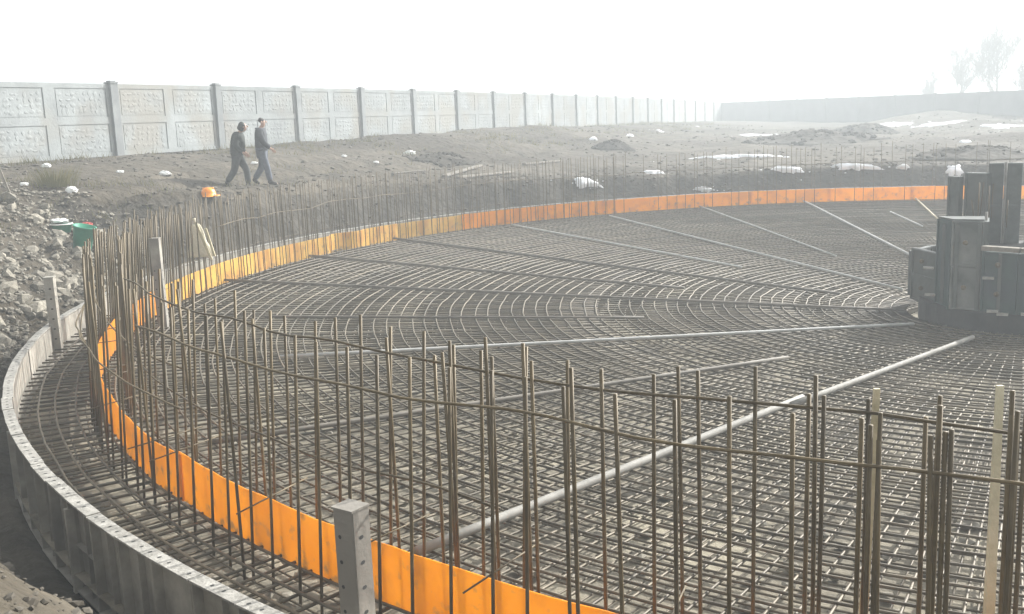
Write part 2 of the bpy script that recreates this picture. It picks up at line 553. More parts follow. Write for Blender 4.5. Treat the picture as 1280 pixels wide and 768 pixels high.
def build_cage():
    variants = []
    for v in range(8):
        mb = MB(); rg = random.Random(v + 40)
        h = 1.86 + rg.uniform(-0.1, 0.1)
        bx, by = rg.uniform(-0.015, 0.015), rg.uniform(-0.015, 0.015)
        pts = [(bx * (t / 3) ** 2, by * (t / 3) ** 2, h * t / 3) for t in range(4)]
        mb.tube(pts, 0.0112, 6)
        variants.append(mb.mesh('starter_bar', M['rebar_old'], True))
    bars = []
    n = 312; step = 360 / n
    for i in range(n):
        bars.append((-124.84 + i * step + random.uniform(-0.1, 0.1), RR + 0.12 + random.uniform(-0.02, 0.02)))
        bars.append((-124.96 + i * step + random.uniform(-0.1, 0.1), RR - 0.25 + random.uniform(-0.02, 0.02)))
    # lapped bars tied side by side into bundles
    for a0, r0, cnt in ((-119.07, RR + 0.12, 3), (-117.97, RR + 0.12, 3), (-116.9, RR - 0.23, 3), (-128.2, RR - 0.25, 2), (-127.05, RR - 0.25, 2), (-129.5, RR - 0.25, 2), (-120.3, RR - 0.2, 2)):
        for q in range(cnt):
            bars.append((a0 + 0.11 * (q + 1), r0 + random.uniform(-0.02, 0.02)))
    for q in range(16):
        bars.append((-168 + 50 * (q + random.random()) / 16, RR + random.choice((0.12, -0.25)) + random.uniform(-0.06, 0.06)))
    for q in range(120):                                    # denser curtain along the far left curve
        bars.append((112 + 70 * (q + random.random()) / 120, RR + (0.12, -0.25)[q % 2] + random.uniform(-0.04, 0.04)))
    for q in range(30):
        bars.append((-168 + random.uniform(-10, 8), RR + random.choice((0.12, -0.25)) + random.uniform(-0.05, 0.05)))
    bars.sort(key=lambda b: pol(b[0], b[1]).length)
    rest = MB()
    for c, (a, r) in enumerate(bars):
        me = variants[random.randrange(8)]
        p = pol(a, r, -0.2)
        lean = 0.06 * sstep(-148, -160, a) * sstep(-196, -176, a) if a < 0 else (0.06 * sstep(170, 180, a))
        mw = Matrix.Translation((p.x - XC, p.y - YC, p.z)) @ Matrix.Rotation(lean, 4, Vector((sin(radians(a)), -cos(radians(a)), 0))) @ Matrix.Rotation(random.uniform(0, 6.28), 4, 'Z') @ Matrix.Rotation(random.gauss(0, 0.006), 4, 'X')
        if c < 300:
            o = link('starter_bar', me, cage); o.matrix_local = mw @ Matrix.Scale(1.0, 4)
        else:
            if 30 < a % 360 < 112 and random.random() < 0.4: continue
            rest.add([mw @ Vector((v.co.x * 0.8, v.co.y * 0.8, v.co.z)) for v in me.vertices], [tuple(q.vertices) for q in me.polygons])
    tag(rest.build('far_starter_bars', M['rebar_old'], cage, True), kind='stuff')
    for r, z, a0, a1, sd in ((RR + 0.145, 1.44, -143, -84, 1), (RR - 0.275, 1.53, -152, -84, 2), (RR + 0.145, 0.9, -170, -140, 7), (RR - 0.275, 0.7, -166, -128, 8), (RR + 0.145, 0.55, 80, 176, 3),
                             (RR - 0.275, 1.15, 10, 172, 5)):
        mb = MB(); mb.tube(ring_pts(r, z, 60, 0.045, 0.07, sd * 3.3, a0, a1), 0.0085, 6)
        part(mb, 'tie_bar', M['rebar_old'], cage)
    for i in range(20):                                     # short ties across the strip
        a = -178 + i * 4.2 + random.uniform(-1.5, 1.5)
        z = STRIP_H + 0.03 + random.uniform(0, 0.06)
        mb = MB(); mb.tube([pol(a, RR - 0.34, z + 0.03), pol(a + random.uniform(-.6, .6), RR + 0.3, z - 0.02)], 0.006, 5)
        part(mb, 'cross_tie', M['rebar_old'], cage)
    # bent and hooked bar ends at the left turn of the ring
    for pts in (((118, 365), (150, 380), (215, 415), (330, 392)),):
        pass
    hooks = [
        [pol(-171, RR + 0.2, 1.12), pol(-168, RR + 0.2, 1.10), pol(-166.6, RR + 0.12, 1.03), pol(-166.4, RR + 0.05, 0.93), pol(-167, RR + 0.02, 0.88)],
        [pol(-170, RR + 0.16, 1.28), pol(-166, RR + 0.1, 1.02), pol(-160, RR - 0.1, 0.86), pol(-152, RR - 0.3, 0.80), pol(-147, RR - 0.5, 0.78)],
        [pol(-172, RR + 0.2, 0.95), pol(-166, RR + 0.2, 0.80), pol(-160, RR + 0.15, 0.70), pol(-156, RR + 0.1, 0.72)],
        [pol(178, RR + 0.2, 1.2), pol(-176, RR + 0.25, 0.9), pol(-171, RR + 0.3, 0.55)],
    ]
    for h in hooks:
        mb = MB(); fine = []
        for i in range(len(h) - 1):
            p0 = h[max(i - 1, 0)]; p1 = h[i]; p2 = h[i + 1]; p3 = h[min(i + 2, len(h) - 1)]
            for s in range(5):
                t = s / 5
                fine.append(0.5 * ((2 * p1) + (p2 - p0) * t + (2 * p0 - 5 * p1 + 4 * p2 - p3) * t * t + (3 * p1 - p0 - 3 * p2 + p3) * t ** 3))
        fine.append(h[-1])
        mb.tube(fine, 0.010, 6)
        part(mb, 'bent_bar', M['rebar_old'], cage)


build_cage()

# ------------------------------------------------------------------ orange strip
strip = thing('orange_strip_formwork', 'bright orange curved kerb sheets standing on edge round the mat', 'formwork', (XC, YC, 0))
NS = 38
for i in range(NS):
    a0 = -180 + 360 * i / NS; a1 = a0 + 360 / NS + 0.25
    mb = MB(); vs = []; fs = []; n = 14
    off = 0.006 if i % 2 else -0.006
    dz = random.uniform(-0.012, 0.012)
    for k in range(n + 1):
        a = a0 + (a1 - a0) * k / n
        bow = 0.03 * noise.noise((a * 0.35, 2.2, 0)) + 0.012 * noise.noise((a * 1.4, 8.2, 0))
        if abs(a - 149.5) < 3: bow += 0.09 * sin((a - 149.5) * 1.2)
        lean = 0.012 * noise.noise((a * 0.5, 5.5, 0))
        top = STRIP_H + dz + 0.012 * noise.noise((a * 0.6, 1.1, 4))
        for (r, z) in ((RR - 0.005 + bow + off, -0.01), (RR + 0.005 + bow + off, -0.01), (RR + 0.005 + bow + lean + off, top), (RR - 0.005 + bow + lean + off, top)):
            vs.append(pol(a, r, z) - Vector((XC, YC, 0)))
    for k in range(n):
        b = 4 * k
        for q in range(4):
            fs.append((b + q, b + 4 + q, b + 4 + (q + 1) % 4, b + (q + 1) % 4))
    fs += [(0, 1, 2, 3), (4 * n + 3, 4 * n + 2, 4 * n + 1, 4 * n)]
    mb.add(vs, fs)
    mb.build('sheet', M['orange_glare'] if 136 < (a0 + 4.7) % 360 < 181 else M['orange'], strip)

# ------------------------------------------------------------------ outer formwork of steel panels
wall = thing('outer_formwork', 'grey perforated steel formwork panels standing in a curve round the pit', 'formwork', (XC, YC, 0))


def build_wall():
    n = 190; wdt = 2 * pi * (WALL_R) / n
    meshes = []
    for v in range(3):
        mb = MB(); w = wdt - 0.004; h = WALL_TOP - WALL_BOT
        # local frame: x outward, y along the ring, z up from the panel foot
        mb.box((0.006, 0, h / 2 - 0.01), 0.012, w, h - 0.03)                          # skin plate
        mb.box((0.046, 0, h - 0.007), 0.10, w, 0.014, mi=1)                           # top flange
        mb.box((0.046, 0, 0.02), 0.08, w - 0.004, 0.012)
        for s in (-1, 1):
            mb.box((0.046, s * (w / 2 - 0.006), h / 2), 0.068, 0.010, h - 0.06)       # end flanges
        for q in ((0.5,) if v == 2 else ()):
            mb.box((0.034, 0, h * q), 0.044, w - 0.03, 0.008)
        if v != 1:
            mb.box((0.034, 0.02 * v, h / 2), 0.042, 0.008, h - 0.07)
        for q in range(4):                                                            # holes in the top flange
            if (v, q) in ((1, 2), (2, 0), (2, 3)): continue
            yy = (q - 1.5) * w / 4
            mb.add([(0.046 + 0.016 * cos(t * pi / 3), yy + 0.012 * sin(t * pi / 3), h + 0.0012) for t in range(6)], [(0, 1, 2, 3, 4, 5)], 2)
        meshes.append(mb.mesh('panel', [M['form_steel'], M['form_top'], M['hole']]))
    for i in range(n):
        a = 360 * i / n
        o = link('panel', meshes[random.choice((0, 0, 1, 2))], wall)
        p = pol(a, WALL_R + random.uniform(-0.003, 0.003), WALL_BOT + random.uniform(-0.005, 0.005)) - Vector((XC, YC, 0))
        o.location = p
        o.rotation_euler = (0, random.uniform(-0.006, 0.006), radians(a))
    # deep vertical stiffeners standing outside the panels
    mb = MB()
    mb.box((0.10, 0, 0.33), 0.06, 0.05, 0.66)
    me = mb.mesh('stiffener', M['form_steel'])
    for i in range(0, n, 5):
        a = 360 * (i + 0.5) / n
        o = link('stiffener', me, wall)
        o.location = pol(a, WALL_R - 0.03, WALL_BOT) - Vector((XC, YC, 0))
        o.rotation_euler = (0, 0, radians(a))


build_wall()


# steel channel stakes standing inside the formwork
def stake(a, label, rz=0.0, r=0.77, h=1.05):
    t = thing('steel_stake', label, 'stake', pol(a, RR + r, -0.05), radians(a) + rz, 'perforated steel stakes by the formwork')
    mb = MB()
    mb.box((0.0, 0, h / 2), 0.008, 0.13, h)
    mb.box((0.06, 0.066, h / 2), 0.12, 0.008, h); mb.box((0.06, -0.066, h / 2), 0.12, 0.008, h)
    mb.box((0.055, 0, h + 0.006), 0.135, 0.15, 0.012)
    for s in (-1, 1):
        for q in range(6):
            z = 0.2 + q * 0.14
            mb.add([(0.05 + 0.018 * cos(w * pi / 3), s * 0.0712, z + 0.012 * sin(w * pi / 3)) for w in range(6)], [(0, 1, 2, 3, 4, 5) if s < 0 else (5, 4, 3, 2, 1, 0)], 1)
    for q in range(6):
        z = 0.2 + q * 0.14
        mb.add([(-0.0052, 0.03 + 0.012 * cos(w * pi / 3), z + 0.012 * sin(w * pi / 3)) for w in range(6)], [(5, 4, 3, 2, 1, 0)], 1)
    mb.build('channel', [M['form_steel'], M['hole']], t)
    return t


stake(-128.72, 'stout perforated grey stake in front of the near orange strip', radians(183.6))
stake(-169.9, 'slim grey stake standing at the left curve of the outer formwork below the rubble')
stake(-174.6, 'tall grey stake among the dense bars at the left, just left of the hanging sack', radians(93 + 174.6), -0.37, 1.38)


# ------------------------------------------------------------------ long pipes lying radially on the mat
def mat_pt(px, py, h):
    z = 0.0
    for _ in range(12):
        q = at_z(px, py, z)
        z = cone(hypot(q.x - XC, q.y - YC)) + h
    return q


def pipe(name, a, b, rad, m, label, cat='pipe'):
    h = RB * 3 + rad
    p, q = mat_pt(*a, h), mat_pt(*b, h)
    mb = MB()
    pts = []
    for i in range(9):
        w = p.lerp(q, i / 8)
        w.z = cone(hypot(w.x - XC, w.y - YC)) + h
        pts.append(w - p)
    mb.tube(pts, rad, 8)
    o = mb.build(name, m, None, True)
    o.location = p
    return tag(o, label, cat, 'long pipes laid radially over the mat')


pipe('pipe', (520, 690), (1003, 497), 0.038, M['pipe'], 'thick pale grey pipe on the mat with its end behind the near starter bars')
pipe('pipe', (990, 506), (1216, 422), 0.036, M['pipe'], 'pale pipe on the mat running up to the foot of the central column')
pipe('pipe', (262, 553), (985, 447), 0.026, M['pipe_rust'], 'brownish pipe on the mat just beyond the thick pale pipe, ending in mid mat')
pipe('pipe', (350, 446), (1142, 405), 0.024, M['pipe_pale_glint'], 'grey pipe on the mat that ends at the lower left of the central column')
pipe('pipe', (331, 396), (805, 397), 0.020, M['pipe_rust'], 'level thin pipe crossing the kinked ring bars in the middle of the mat')
pipe('pipe', (278, 350), (1130, 388), 0.024, M['pipe_rust'], 'long dull pipe from the yellow sunlit strip across to the central column')
pipe('pipe', (379, 319), (855, 360), 0.024, M['pipe_rust'], 'dull pipe starting at the sunlit strip and ending in mid mat, above the longest one')
pipe('pipe', (492, 298), (1050, 367), 0.024, M['pipe_rust'], 'dull pipe starting just right of the wavy kink in the orange strip')
pipe('pipe', (639, 281), (927, 334), 0.022, M['pipe_pale_glint'], 'pale thin pipe from the far orange strip, fourth to the left from the central column')
pipe('pipe', (762, 270), (1128, 362), 0.024, M['pipe_pale_glint'], 'pale pipe from the far orange strip to the left side of the central column')
pipe('pipe', (872, 257), (1045, 320), 0.020, M['pipe_pale_glint'], 'short pale pipe at the far strip ending well before the central column')
pipe('pipe', (1001, 250), (1140, 320), 0.028, M['pipe_pale_glint'], 'bright straight pipe from the far strip down to the upper left of the central column')
pipe('pipe', (1113, 265), (1153, 283), 0.022, M['pipe_pale_glint'], 'very short bright pipe just left of the top of the central column')
pipe('pipe', (1143, 247), (1172, 274), 0.024, M['timber'], 'short yellowish pole at the far strip right behind the central column')


# ------------------------------------------------------------------ timber poles among the near starter bars
def pole(p, top, r0, r1, m, label, name='timber_pole', cat='pole'):
    mb = MB()
    d = (top - p)
    uz = d.normalized(); ux = Vector((1, 0, 0)); uy = uz.cross(ux).normalized(); ux = uy.cross(uz)
    mb.box(d / 2, r0 * 2, r0 * 1.4, d.length, ux, uy, uz, taper=r1 / r0)
    o = mb.build(name, m)
    o.location = p
    return tag(o, label, cat)


_p = at_z(1250, 482, 1.68)
pole(Vector((_p.x - 0.02, _p.y - 0.05, -0.22)), _p, 0.027, 0.015, M['lath'], 'pale yellow timber lath standing upright beside the last dark bar bundle')
_p = at_z(1096, 486, 1.66)
pole(Vector((_p.x - 0.05, _p.y + 0.02, -0.22)), _p, 0.022, 0.014, M['timber'], 'timber lath with a pale tip hidden behind a pair of dark bars')


# ------------------------------------------------------------------ central column formwork
VD = Vector((XC, YC, 0)).normalized(); UR = Vector((VD.y, -VD.x, 0))
hub = thing('central_column_formwork', 'dark green and grey steel shuttering of the central column in the pit', 'column formwork', (XC, YC, CZ))


def hubp(u, w, z):
    return UR * u - VD * w + Vector((0, 0, z - CZ))


def hub_panel(a, b, z0, z1, m, name='form_panel', th=0.07, ribs=2, lip=True):
    (u0, w0), (u1, w1) = a, b
    p, q = hubp(u0, w0, 0), hubp(u1, w1, 0)
    p.z = q.z = 0
    ux = (q - p).normalized(); uy = Vector((-ux.y, ux.x, 0))
    if uy.dot(VD) < 0: uy = -uy                # points away from the camera side
    c = (p + q) / 2; L = (q - p).length; h = z1 - z0; zc = (z0 + z1) / 2 - CZ
    mb = MB()
    mb.box(c + uy * (th / 2) + Vector((0, 0, zc)), L - 0.006, th, h, ux, uy)
    # raised rim and ribs on the outer face
    for s in (-1, 1):
        mb.box(c + ux * (s * (L / 2 - 0.02)) - uy * 0.012 + Vector((0, 0, zc)), 0.034, 0.022, h - 0.01, ux, uy)
    for k in range(ribs + 2):
        z = z0 - CZ + 0.025 + (h - 0.05) * k / (ribs + 1)
        mb.box(c - uy * 0.010 + Vector((0, 0, z)), L - 0.08, 0.018, 0.035, ux, uy)
    o = mb.build(name, m, hub)
    return o


# near-black drum added to fill the dark void below the raised panels
mb = MB(); vs = []; fs = []; n = 28
for k, (r, z) in enumerate(((1.62, -0.05), (1.62, 0.34), (0.4, 0.34))):
    for i in range(n):
        a = 2 * pi * i / n
        vs.append((r * cos(a), r * sin(a), z))
for k in range(2):
    for i in range(n):
        fs.append((k * n + i, k * n + (i + 1) % n, (k + 1) * n + (i + 1) % n, (k + 1) * n + i))
mb.add(vs, fs)
mb.build('dark_void_drum', M['dark_pit'], hub)
# front ring of panels
hub_panel((-1.74, 0.05), (-1.28, 0.72), -0.42, 0.47, M['hub_steel'], ribs=1)
hub_panel((-1.30, 0.74), (-1.06, 1.22), -0.36, 1.05, M['hub_green'], ribs=0)
hub_panel((-1.06, 1.24), (-0.60, 1.36), -0.34, 0.345, M['hub_grey'], ribs=0)
hub_panel((-1.06, 1.24), (-0.60, 1.36), 0.352, 1.07, M['hub_grey'], ribs=0)
for (a, b) in (((-0.60, 1.40), (-0.10, 1.58)), ((-0.10, 1.58), (0.42, 1.52)), ((0.42, 1.52), (0.95, 1.28)), ((0.95, 1.28), (1.35, 0.85)), ((1.35, 0.85), (1.6, 0.3))):
    hub_panel(a, b, -0.32, 0.62, M['hub_green'], ribs=0)
for (a, b) in (((1.6, 0.3), (1.6, -0.4)), ((1.6, -0.4), (1.25, -1.05)), ((1.25, -1.05), (0.6, -1.5)), ((-0.9, -1.3), (-1.5, -0.75)), ((-1.5, -0.75), (-1.74, 0.0))):
    hub_panel(a, b, -0.36, 0.40, M['hub_steel'], ribs=1)
# side return of the tall grey box, its lid, and the waler beam
hub_panel((-0.60, 1.36), (-0.62, 0.75), -0.34, 1.07, M['hub_steel'], ribs=0)
mb = MB()
mb.add([hubp(-1.30, 0.72, 1.05), hubp(-1.06, 1.20, 1.06), hubp(-0.60, 1.32, 1.07), hubp(-0.62, 0.72, 1.06),
        hubp(-1.30, 0.72, 1.08), hubp(-1.06, 1.20, 1.09), hubp(-0.60, 1.32, 1.10), hubp(-0.62, 0.72, 1.09)],
       [(3, 2, 1, 0), (4, 5, 6, 7), (0, 1, 5, 4), (1, 2, 6, 5), (2, 3, 7, 6), (3, 0, 4, 7)])
mb.build('lid', M['hub_grey'], hub)
mb = MB()
for (a, b) in (((-0.60, 1.46), (-0.08, 1.65)), ((-0.08, 1.65), (0.45, 1.58)), ((0.45, 1.58), (1.0, 1.33))):
    p, q = hubp(*a, 0.68), hubp(*b, 0.68); ux = (q - p).normalized(); uy = Vector((-ux.y, ux.x, 0))
    mb.box((p + q) / 2, (q - p).length, 0.14, 0.07, ux, uy)
mb.build('waler_beam', M['old_timber'], hub)
# inner core and tall rear shutters
mb = MB(); vs = []; fs = []
for (r, z) in ((1.05, 0.3), (1.05, 1.15), (0.2, 1.15)):
    for i in range(n):
        a = 2 * pi * i / n
        vs.append((r * cos(a), r * sin(a), z))
for k in range(2):
    for i in range(n):
        fs.append((k * n + i, k * n + (i + 1) % n, (k + 1) * n + (i + 1) % n, (k + 1) * n + i))
mb.add(vs, fs)
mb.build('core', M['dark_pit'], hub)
for (a, b, z1) in (((-1.27, -0.75), (-1.08, -0.62), 1.62), ((-1.00, -0.70), (-0.64, -0.52), 1.68), ((-0.64, -0.66), (-0.40, -0.66), 1.84), ((-0.36, -0.66), (-0.12, -0.66), 1.84),
                   ((-0.05, -0.66), (0.35, -0.66), 1.8), ((0.42, -0.66), (0.8, -0.6), 1.72), ((0.85, -0.55), (1.15, -0.4), 1.6)):
    hub_panel(a, b, -0.3, z1, M['hub_steel'], 'tall_shutter', ribs=2, th=0.10)
mb = MB(); mb.tube([hubp(-0.38, -0.58, 0.4), hubp(-0.37, -0.58, 1.86)], 0.022, 8); mb.build('prop', M['pipe'], hub, True)
mb = MB(); mb.tube([hubp(-0.57, 1.2, 0.3), hubp(-0.58, 1.15, 1.2)], 0.022, 8); mb.build('prop', M['pipe'], hub, True)
for (u, w, z) in ((-1.38, 0.80, -0.20), (-1.42, 0.78, 0.24), (-0.50, 1.62, 0.24), (-0.42, 1.68, -0.26), (0.05, 1.70, -0.28), (-0.28, 1.68, -0.30)):
    mb = MB(); p = hubp(u, w, z); mb.box(p, 0.16, 0.10, 0.03, UR, VD); mb.build('wedge_clamp', M['form_top'], hub)

rg = random.Random(17)
for k in range(16):                                        # column starter bars and tie rods rising behind the shutters
    a = 2 * pi * k / 16; u, w = 0.8 * cos(a), 0.8 * sin(a) - 0.1
    mb = MB(); mb.tube([hubp(u, w, 0.9), hubp(u + rg.gauss(0, .02), w, 1.35 + rg.uniform(-.1, .25))], 0.012, 6)
    mb.build('column_bar', M['rebar_old'], hub, True)
for (u, w, z, L) in ((-1.55, 0.45, 0.30, .3), (-1.55, 0.45, -0.15, .3), (-0.85, 1.42, 0.75, .26), (-0.85, 1.42, 0.05, .26), (-0.38, 1.62, 0.45, .3), (-0.38, 1.62, 0.0, .3), (0.15, 1.68, 0.45, .3), (0.15, 1.68, 0.0, .3), (0.7, 1.5, 0.3, .3)):
    mb = MB(); p = hubp(u, w, z)                           # tie rods with wing nuts
    mb.tube([p + VD * 0.2, p - VD * 0.12], 0.010, 6); mb.tube([p - VD * 0.02, p - VD * 0.05], 0.04, 8)
    mb.build('tie_rod', M['rebar_old'], hub, True)
for (u, w, z0, z1) in ((-1.19, 1.0, -0.3, 1.0), (-0.98, 1.30, -0.3, 1.03), (-0.66, 1.385, -0.3, 1.03), (-0.35, 1.52, -0.3, 0.6), (0.15, 1.58, -0.3, 0.6), (0.68, 1.43, -0.3, 0.6)):
    mb = MB(); p = hubp(u, w, (z0 + z1) / 2); mb.box(p, 0.05, 0.05, z1 - z0, UR, VD); mb.build('soldier', M['hub_steel'], hub)

# ------------------------------------------------------------------ concrete fence
fence = thing('concrete_fence', 'long pale precast concrete fence with posts and relief panels', 'fence', (_fx, _fy, 0))
FH = 2.2


def fence_panel_mesh(seed):
    rg = random.Random(seed); mb = MB(); L = _flen - 0.3; h = FH - 0.05
    mb.box((L / 2, 0.04, h / 2), L, 0.08, h)                     # slab; local x along, -y towards the pit
    rim = 0.13; mid = 0.42
    fw = (L - 2 * rim - mid) / 2; fh0 = (0.12, 0.97); fh1 = (1.17, h - 0.14)
    y = -0.022
    # smooth borders standing proud of the fields
    for x0, x1 in ((0, rim), (rim + fw, rim + fw + mid), (L - rim, L)):
        mb.box(((x0 + x1) / 2, y / 2, h / 2), x1 - x0, -y, h - 0.01)
    for z0, z1 in ((0.01, fh0[0]), (fh0[1], fh1[0]), (fh1[1], h - 0.005)):
        for x0 in (rim, rim + fw + mid):
            mb.box((x0 + fw / 2, y / 2, (z0 + z1) / 2), fw - 0.002, -y, z1 - z0)
    for x0 in (rim, rim + fw + mid):
        for z0, z1 in (fh0, fh1):
            mb.box((x0 + fw / 2, 0.0, (z0 + z1) / 2), fw - 0.10, 0.022, z1 - z0 - 0.10)
            nx, nz = 8, 4
            for i in range(nx):
                for j in range(nz):
                    cx = x0 + 0.1 + (fw - 0.2) * (i + 0.5 + rg.uniform(-.22, .22)) / nx
                    cz = z0 + 0.08 + (z1 - z0 - 0.16) * (j + 0.5 + rg.uniform(-.2, .2)) / nz
                    mb.blob((cx, -0.008, cz), rg.uniform(.06, .14), 0.015, rg.uniform(.04, .11), rg.randrange(9999), 0.3)
    return mb.mesh('relief_panel', M['fence'])


pmeshes = [fence_panel_mesh(s) for s in (1, 2, 3)]
mb = MB()
mb.box((0, 0, 0.96), 0.30, 0.22, 3.12); mb.box((0, 0, 2.54), 0.33, 0.26, 0.04); mb.box((0, 0, 2.58), 0.22, 0.16, 0.04)
post_me = mb.mesh('post', M['fence_post'])
f_ang = atan2(_fd.y, _fd.x)
for k in range(-4, 21):
    x, y = fence_xy(k); zb = fence_base(k)
    o = link('post', post_me, fence)
    o.location = (x - _fx, y - _fy, zb - 0.36); o.rotation_euler = (random.gauss(0, 0.006), random.gauss(0, 0.006), f_ang)
    if k < 20:
        o = link('relief_panel', pmeshes[k % 3], fence)
        x1, y1 = fence_xy(k + 1)
        d = Vector((x1 - x, y1 - y, fence_base(k + 1) - zb)).normalized()
        o.location = (x - _fx + _fd.x * 0.15, y - _fy + _fd.y * 0.15, zb)
        o.rotation_euler = (0, -math.asin(d.z), f_ang)

# the far return of the boundary, plain slabs in shade
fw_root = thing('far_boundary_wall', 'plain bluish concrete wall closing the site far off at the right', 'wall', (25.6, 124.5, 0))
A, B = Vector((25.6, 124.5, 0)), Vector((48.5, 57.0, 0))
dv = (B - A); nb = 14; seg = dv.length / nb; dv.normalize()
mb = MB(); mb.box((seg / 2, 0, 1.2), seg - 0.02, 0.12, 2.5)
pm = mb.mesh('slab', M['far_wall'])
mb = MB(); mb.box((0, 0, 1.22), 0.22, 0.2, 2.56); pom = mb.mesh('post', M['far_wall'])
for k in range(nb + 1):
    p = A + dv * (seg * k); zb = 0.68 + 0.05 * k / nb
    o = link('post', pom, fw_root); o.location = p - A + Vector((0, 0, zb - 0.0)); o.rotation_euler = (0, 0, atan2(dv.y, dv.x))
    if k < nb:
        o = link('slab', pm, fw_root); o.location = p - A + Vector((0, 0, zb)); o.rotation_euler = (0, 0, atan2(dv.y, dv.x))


# ------------------------------------------------------------------ people
def skin_obj(name, verts, edges, radii, m, parent, root=0, sub=2):
    me = bpy.data.meshes.new(name)
    me.from_pydata([tuple(v) for v in verts], edges, [])
    me.materials.append(m)
    o = link(name, me, parent)
    sk = o.modifiers.new('skin', 'SKIN'); sk.use_smooth_shade = True
    ss = o.modifiers.new('subsurf', 'SUBSURF'); ss.levels = sub; ss.render_levels = sub
    for i, r in enumerate(radii):
        rr = r if isinstance(r, tuple) else (r, r)
        me.skin_vertices[0].data[i].radius = rr
        me.skin_vertices[0].data[i].use_root = (i == root)
    return o


def person(loc, rz, pose, mats, label, capped):
    """Joints are given in metres in a frame that faces +X, z up from the ground."""
    t = thing('person', label, 'person', loc, rz)
    J = {k: Vector(v) for k, v in pose.items()}
    jm, tm, hair = mats
    V = []; E = []; R_ = []; idx = {}

    def v(n, p, r):
        idx[n] = len(V); V.append(p); R_.append(r); return idx[n]

    def e(a, b): E.append((idx[a], idx[b]))
    v('pelvis', J['pelvis'], (0.10, 0.13)); v('waist', J['waist'], (0.095, 0.125)); v('chest', J['chest'], (0.11, 0.15)); v('neck', J['neck'], 0.052)
    v('chin', J['head'] + Vector((0.03, 0, -0.075)), 0.062); v('head', J['head'] + Vector((0, 0, 0.01)), (0.085, 0.075)); v('crown', J['head'] + Vector((-0.01, 0, 0.085)), 0.06)
    for a, b in (('pelvis', 'waist'), ('waist', 'chest'), ('chest', 'neck'), ('neck', 'chin'), ('chin', 'head'), ('head', 'crown')): e(a, b)
    for s in 'lr':
        v('sh' + s, J['sh' + s], 0.055); v('el' + s, J['el' + s], 0.04); v('wr' + s, J['wr' + s], 0.028)
        hd = (J['wr' + s] - J['el' + s]).normalized()
        v('palm' + s, J['wr' + s] + hd * 0.07, (0.03, 0.02))
        side = Vector((1, 0, 0)) - hd * hd.x
        side.normalize()
        for q in range(4):
            b0 = J['wr' + s] + hd * 0.10 + side * (0.027 - 0.018 * q)
            b1 = b0 + hd * (0.055 + 0.012 * (q in (1, 2))) + Vector((0, 0.012 if s == 'r' else -0.012, 0))
            v(f'f{s}{q}', b0, 0.010); v(f'g{s}{q}', b1, 0.008); e('palm' + s, f'f{s}{q}'); e(f'f{s}{q}', f'g{s}{q}')
        v('th' + s, J['wr' + s] + hd * 0.06 + side * 0.05, 0.010); e('palm' + s, 'th' + s)
        e('chest', 'sh' + s); e('sh' + s, 'el' + s); e('el' + s, 'wr' + s); e('wr' + s, 'palm' + s)
        v('hip' + s, J['hip' + s], 0.09); v('kn' + s, J['kn' + s], 0.055); v('an' + s, J['an' + s], 0.038)
        e('pelvis', 'hip' + s); e('hip' + s, 'kn' + s); e('kn' + s, 'an' + s)
        v('toe' + s, J['toe' + s], 0.03); e('an' + s, 'toe' + s)
    skin_obj('body', V, E, R_, M['skin'], t, 0, 1)
    # face: nose and ears as small forms on the head
    mb = MB(); h = J['head']
    mb.blob(h + Vector((0.098, 0, -0.005)), 0.02, 0.013, 0.028, 3, 0.05)
    for s in (-1, 1): mb.blob(h + Vector((0.0, s * 0.08, -0.005)), 0.022, 0.01, 0.032, 4, 0.05)
    mb.build('nose_and_ears', M['skin'], t, True)
    mb = MB()
    for s in (-1, 1): mb.blob(h + Vector((0.082, s * 0.032, 0.018)), 0.009, 0.014, 0.008, 5, 0.05)
    mb.box(h + Vector((0.09, 0, -0.055)), 0.012, 0.045, 0.008)
    mb.build('eyes_and_mouth', M['hair'], t, True)
    # hair or knitted cap: a shell over the skull
    V = [h + Vector((-0.03, 0, -0.03)), h + Vector((-0.022, 0, 0.045)), h + Vector((0.004, 0, 0.098))]
    if capped:
        V = [J['neck'] + Vector((-0.03, 0, 0.0)), h + Vector((-0.045, 0, -0.02)), h + Vector((-0.025, 0, 0.055)), h + Vector((0.02, 0, 0.09))]
        skin_obj('hood', V, [(0, 1), (1, 2), (2, 3)], [(0.10, 0.11), (0.105, 0.112), (0.11, 0.108), (0.08, 0.08)], jm, t, 0, 2)
    else:
        skin_obj('hair', V, [(0, 1), (1, 2)], [(0.078, 0.085), (0.098, 0.094), (0.078, 0.072)], hair, t, 0, 2)
    # jacket
    V = [J['pelvis'] + Vector((0, 0, -0.06)), J['waist'], J['chest'], J['neck'] + Vector((-0.015, 0, -0.04))]
    E = [(0, 1), (1, 2), (2, 3)]; R_ = [(0.175, 0.21), (0.17, 0.20), (0.175, 0.205), (0.10, 0.11)]
    for s in 'lr':
        b = len(V)
        V += [J['sh' + s], J['el' + s], J['wr' + s]]
        E += [(2, b), (b, b + 1), (b + 1, b + 2)]; R_ += [0.10, 0.08, 0.06]
    skin_obj('jacket', V, E, R_, jm, t, 0, 2)
    V = [J['pelvis']]; E = []; R_ = [(0.12, 0.15)]
    for s in 'lr':
        b = len(V)
        V += [J['hip' + s], J['kn' + s], J['an' + s] + (J['kn' + s] - J['an' + s]) * 0.05]
        E += [(0, b), (b, b + 1), (b + 1, b + 2)]; R_ += [0.122, 0.092, 0.078]
    skin_obj('trousers', V, E, R_, tm, t, 0, 2)
